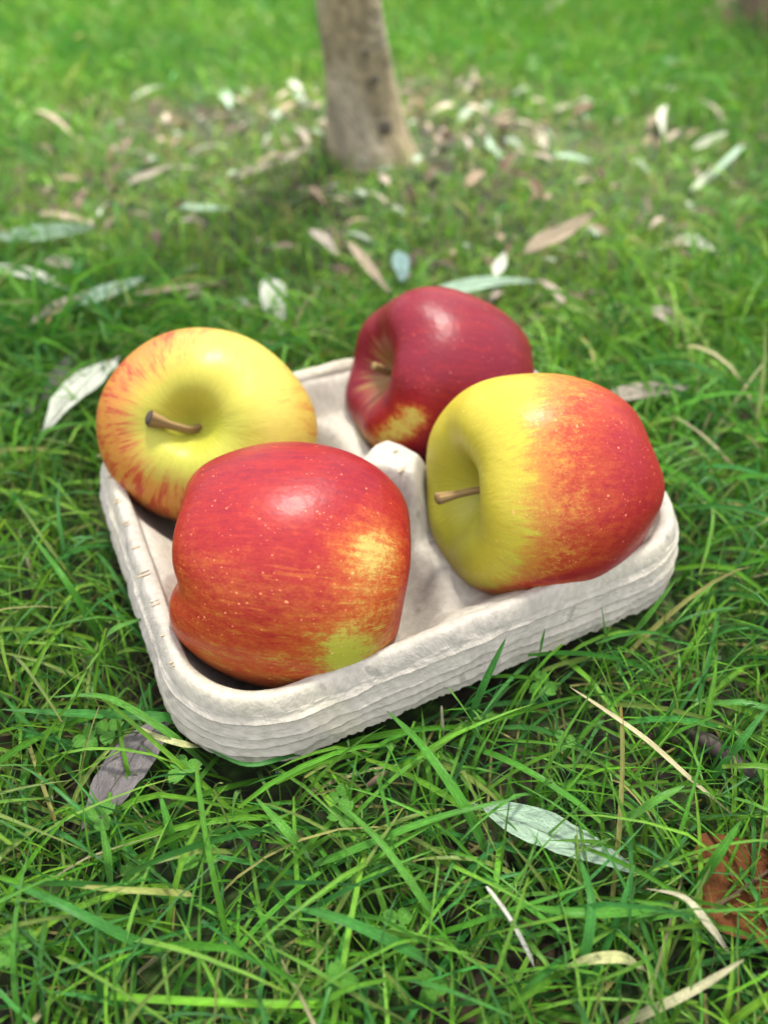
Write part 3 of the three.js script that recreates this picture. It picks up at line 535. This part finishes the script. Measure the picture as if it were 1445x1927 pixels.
{ // stick in the grass to the right
  const p = [at(1255, 1345, 0.008), at(1340, 1400, 0.013), at(1470, 1500, 0.008)]; const o = group('dead_twig', p[1]); tag(o, 'dark brown flat twig under grass right of the tray', 'twig');
  mesh('twig_body', limb(p.map((q) => q.clone().sub(p[1])), [0.001, 0.0028, 0.002], 8, 0.2, 2), new THREE.MeshStandardMaterial({ color: lin(0.06, 0.045, 0.04), roughness: 1 }), o);
  const p2 = [at(692, 1478, 0.016), at(712, 1462, 0.019), at(728, 1452, 0.016)]; const o2 = group('dead_twig', p2[1]); tag(o2, 'tiny brown curled twig in grass before the tray', 'twig');
  mesh('twig_body', limb(p2.map((q) => q.clone().sub(p2[1])), [0.0007, 0.001, 0.0006], 7, 0.3, 5), new THREE.MeshStandardMaterial({ color: lin(0.14, 0.09, 0.06), roughness: 1 }), o2);
}

{ // broken leaf litter in the short turf, too small and too many to count
  const n = 380, im = new THREE.InstancedMesh(leafShape(0.018, 0.0048, { nu: 2, nv: 5, fold: 0.3, curl: 0.25, blunt: 0.6 }), leafM(1, 1, 1, 0.1), n), m = new THREE.Matrix4(), q = new THREE.Quaternion(), c = new THREE.Color();
  const tones = [[0.30, 0.22, 0.15], [0.16, 0.10, 0.07], [0.42, 0.34, 0.27], [0.30, 0.36, 0.27], [0.10, 0.07, 0.05], [0.20, 0.15, 0.11]];
  for (let i = 0; i < n;) {
    const x = TREE.x + R(-0.42, 0.42), z = TREE.z + R(-0.22, 0.26); if (rnd() > turf(x, z) + bare(x, z) * 0.6 + 0.06) continue;
    const k = R(0.4, 1.5); q.setFromEuler(new THREE.Euler(R(-0.6, 0.6), R(0, 6.28), R(-0.5, 0.5)));
    im.setMatrixAt(i, m.compose(V(x, groundY(x, z) + R(0.002, 0.014), z), q, V(k, k, k * R(0.6, 1.3)))); im.setColorAt(i, c.setRGB(...tones[Math.floor(rnd() * tones.length)])); i++;
  }
  im.name = numbered('leaf_litter'); im.castShadow = im.receiveShadow = true; scene.add(im); tag(im, 'broken bits of dead leaves in the turf round the sapling', 'leaf litter', null, 'stuff');
}

// ---------------------------------------------------------------- single blades that stand out
function ribbon(name, label, grp, pts, widthMm, color, { tip = true, roll = 0, map = bladeMap, cat = 'grass blade' } = {}) {
  const P = pts.map(([x, y, h]) => at(x, y, h / 1000)), base = P[P.length - 1].clone();
  const c = new THREE.CatmullRomCurve3(P.map((p) => p.clone().sub(base)));
  const n = 22, g = grid(2, n, (u, v) => {
    const t = 1 - v, p = c.getPoint(t), tg = c.getTangent(t), side = tg.clone().cross(V(0, 1, 0)).normalize(), nm = side.clone().cross(tg), cc = (u - 0.5) * 2;
    const w = widthMm / 2000 * Math.min(1, 0.55 + v * 2.2) * (tip ? Math.pow(1 - Math.pow(v, 3), 0.7) + 0.03 : Math.min(1, (1 - v) * 12 + 0.5)) * (1 + 0.08 * N(v * 6, base.x * 40));
    const rr = roll + 0.5 * N(v * 1.5, base.x * 90), q = p.addScaledVector(side, cc * w * Math.cos(rr)).addScaledVector(nm, cc * w * Math.sin(rr) + Math.abs(cc) * w * 0.28);
    return [q.x, q.y, q.z, u, v];
  });
  const m = new THREE.MeshPhysicalMaterial({ color: lin(...color), map, bumpMap: bladeMap, bumpScale: 0.0003, roughness: 1, specularIntensity: 0.3, transmission: 0.34, thickness: 0, clearcoat: 0.18, clearcoatRoughness: 0.36, side: THREE.DoubleSide });
  const o = mesh(name, g, m); o.position.copy(base); return tag(o, label, cat, grp);
}
// points run from the tip to the root
const long = 'long broad green grass blade lying over the lawn in front', lg = 'long broad blades in front';
const GR = [[0.075, 0.28, 0.020], [0.050, 0.23, 0.030], [0.10, 0.31, 0.03]];
[
  [[[728, 1338, 24], [790, 1400, 33], [865, 1505, 30], [935, 1650, 4]], 3.0],
  [[[0, 1335, 20], [140, 1343, 25], [320, 1352, 22], [420, 1375, 3]], 3.0],
  [[[92, 1312, 24], [200, 1313, 31], [310, 1375, 28], [410, 1460, 4]], 2.1],
  [[[58, 1004, 40], [130, 1102, 36], [205, 1235, 4]], 2.3],
  [[[216, 1022, 22], [150, 1012, 32], [112, 1060, 4]], 1.9],
  [[[285, 1160, 26], [215, 1185, 30], [188, 1250, 4]], 2.1],
  [[[975, 1704, 22], [1090, 1718, 26], [1215, 1712, 22], [1280, 1700, 3]], 2.8],
  [[[1085, 1600, 22], [1112, 1700, 28], [1100, 1800, 22], [1080, 1900, 3]], 2.6],
  [[[1288, 1478, 34], [1225, 1512, 32], [1130, 1590, 4]], 2.6],
  [[[1392, 1545, 36], [1350, 1610, 30], [1275, 1720, 4]], 2.4],
  [[[0, 1655, 26], [110, 1700, 28], [250, 1770, 20], [330, 1810, 3]], 2.4],
  [[[190, 1540, 30], [205, 1620, 24], [212, 1720, 4]], 2.2],
  [[[300, 1490, 30], [320, 1560, 26], [345, 1660, 4]], 2.2],
  [[[540, 1705, 26], [640, 1730, 30], [770, 1790, 22], [830, 1830, 3]], 2.6],
  [[[480, 1500, 26], [545, 1570, 26], [600, 1640, 3]], 2.6],
  [[[980, 1500, 30], [820, 1540, 28], [640, 1610, 20], [560, 1640, 3]], 2.2],
  [[[1445, 1330, 40], [1390, 1400, 34], [1330, 1480, 4]], 2.2],
  [[[640, 1510, 24], [720, 1590, 28], [800, 1700, 22], [830, 1740, 3]], 2.0],
].forEach(([p, w], i) => ribbon('grass_blade', long, lg, p, w, GR[i % 3]));
const wall = 'upright green grass blade standing against the ribbed tray wall', wg = 'blades against the tray wall';
[[[[952, 1200, 46], [908, 1295, 30], [868, 1400, 3]], 2.6], [[[1130, 1138, 42], [1138, 1190, 24], [1142, 1225, 3]], 1.2], [[[1025, 1182, 40], [1012, 1240, 24], [1000, 1310, 3]], 1.4], [[[905, 1348, 30], [950, 1290, 24], [1010, 1240, 12], [1020, 1260, 3]], 1.4], [[[1272, 1090, 44], [1215, 1165, 30], [1150, 1245, 3]], 2.0], [[[430, 1362, 26], [448, 1400, 18], [470, 1450, 3]], 1.6], [[[388, 1408, 22], [470, 1440, 24], [560, 1420, 20], [600, 1440, 3]], 1.6]].forEach(([p, w], i) => ribbon('grass_blade', wall, wg, p, w, GR[(i + 1) % 3]));
const CREAMC = [0.62, 0.54, 0.30], PALE = [0.60, 0.60, 0.26];
ribbon('dry_grass_blade', 'long straw-yellow dry blade arching over the grass before the tray', null, [[1072, 1293, 26], [1150, 1345, 30], [1215, 1392, 28], [1300, 1468, 22], [1390, 1545, 5]], 2.0, CREAMC);
ribbon('dry_grass_blade', 'cream dry blade curving down beside the rust-brown leaf', null, [[1215, 1672, 20], [1290, 1692, 28], [1335, 1745, 26], [1380, 1810, 5]], 2.0, [0.66, 0.60, 0.40]);
ribbon('dry_grass_blade', 'short wide pale yellow dry blade lying flat in the lawn', null, [[1060, 1822, 18], [1110, 1806, 26], [1160, 1802, 26], [1212, 1824, 12]], 2.6, PALE);
ribbon('dry_grass_blade', 'cream dry blade rising below the rust-brown leaf', null, [[1400, 1805, 32], [1320, 1855, 26], [1230, 1900, 20], [1150, 1935, 5]], 2.2, [0.6, 0.56, 0.33]);
ribbon('dry_grass_blade', 'pale straw blade bent over the grey-mauve leaf', null, [[258, 1366, 22], [300, 1388, 26], [350, 1402, 24], [395, 1408, 12]], 2.0, PALE);
ribbon('dry_grass_blade', 'yellowing blade lying across the lawn below the grey-mauve leaf', null, [[108, 1664, 24], [220, 1674, 28], [345, 1682, 22], [380, 1690, 10]], 1.6, [0.38, 0.42, 0.10]);
ribbon('dry_grass_blade', 'tall green blade with a bleached straw tip beyond the half red apple', null, [[1438, 618, 72], [1437, 680, 55], [1428, 760, 30], [1420, 830, 4]], 1.9, [0.34, 0.42, 0.14]);
ribbon('white_grass_stalk', 'thin white dead stalk running through the lawn in front', null, [[915, 1668, 24], [955, 1722, 27], [992, 1790, 24], [1012, 1845, 5]], 1.0, [0.72, 0.68, 0.6], { tip: false });
ribbon('white_grass_stalk', 'thin cream dead stalk standing before the ribbed tray wall', null, [[830, 1328, 30], [833, 1370, 20], [838, 1420, 4]], 0.9, [0.62, 0.54, 0.36], { tip: false });

// ---------------------------------------------------------------- clover
const cloverMat = new THREE.MeshPhysicalMaterial({ color: lin(0.11, 0.34, 0.030), map: veinTex, bumpMap: veinTex, bumpScale: 0.0004, roughness: 1, specularIntensity: 0.3, transmission: 0.3, thickness: 0, clearcoat: 0.12, clearcoatRoughness: 0.45, side: THREE.DoubleSide });
function clover() {
  const o = group('clover_plant'); const leafG = grid(6, 8, (u, v) => { const c = (u - 0.5) * 2, w = 0.0034 * Math.pow(Math.sin(Math.PI * Math.pow(v * 0.93 + 0.02, 0.8)), 0.6), notch = v > 0.85 ? (v - 0.85) * 0.004 * (1 - Math.abs(c)) * 2 : 0; return [0.0006 + v * 0.0068 - notch, Math.abs(c) * w * 0.3 + 0.0006 * Math.sin(v * 3), c * w, v, u]; });
  for (let k = 0; k < 3; k++) { const l = mesh('leaflet', leafG, cloverMat, o); l.rotation.y = k * 2.094; l.position.y = 0; }
  mesh('stalk', new THREE.TubeGeometry(new THREE.CatmullRomCurve3([V(0, 0, 0), V(0.001, -0.008, 0.001), V(0.004, -0.02, 0.002)]), 8, 0.00035, 5), cloverMat, o);
  return o;
}
let proto = null;
for (const [x, y, h, s] of [[190, 1538, 22, 1], [372, 1606, 18, 1.2], [345, 1448, 20, 1.1], [645, 1532, 20, 0.9], [748, 1736, 17, 0.9], [640, 1845, 20, 0.9], [812, 1855, 14, 0.9], [165, 1392, 18, 0.9], [205, 1375, 18, 1], [725, 1590, 15, 0.8], [1020, 1290, 16, 1], [250, 1650, 16, 0.9], [30, 1780, 20, 1.1], [640, 1500, 16, 0.8], [700, 1630, 15, 0.7], [1060, 1395, 14, 0.8], [1225, 1060, 14, 0.9]]) {
  let o; if (!proto) o = proto = clover(); else { o = proto.clone(); o.name = numbered('clover_plant'); scene.add(o); }
  o.position.copy(at(x, y, h / 1000)); o.scale.setScalar(s * 0.68); o.rotation.set(R(-0.3, 0.4), R(0, 6.28), R(-0.3, 0.3));
  tag(o, 'small three-leaved green clover growing among the grass', 'clover', 'clover plants in the lawn');
}

// ---------------------------------------------------------------- dew
{
  const n = 420, im = new THREE.InstancedMesh(new THREE.SphereGeometry(1, 12, 8), new THREE.MeshPhysicalMaterial({ color: 0xffffff, transmission: 1, thickness: 0.001, ior: 1.33, roughness: 0 }), n);
  const m = new THREE.Matrix4(), q = new THREE.Quaternion();
  for (let i = 0; i < n; i++) { const t = tips[Math.floor(rnd() * tips.length)], r = R(0.00035, 0.0008); im.setMatrixAt(i, m.compose(t, q, V(r, r, r))); }
  im.name = numbered('dew'); im.castShadow = im.receiveShadow = true; scene.add(im); tag(im, 'tiny clear dew drops on the tips of the grass', 'dew', null, 'stuff');
}

renderer.render(scene, camera);
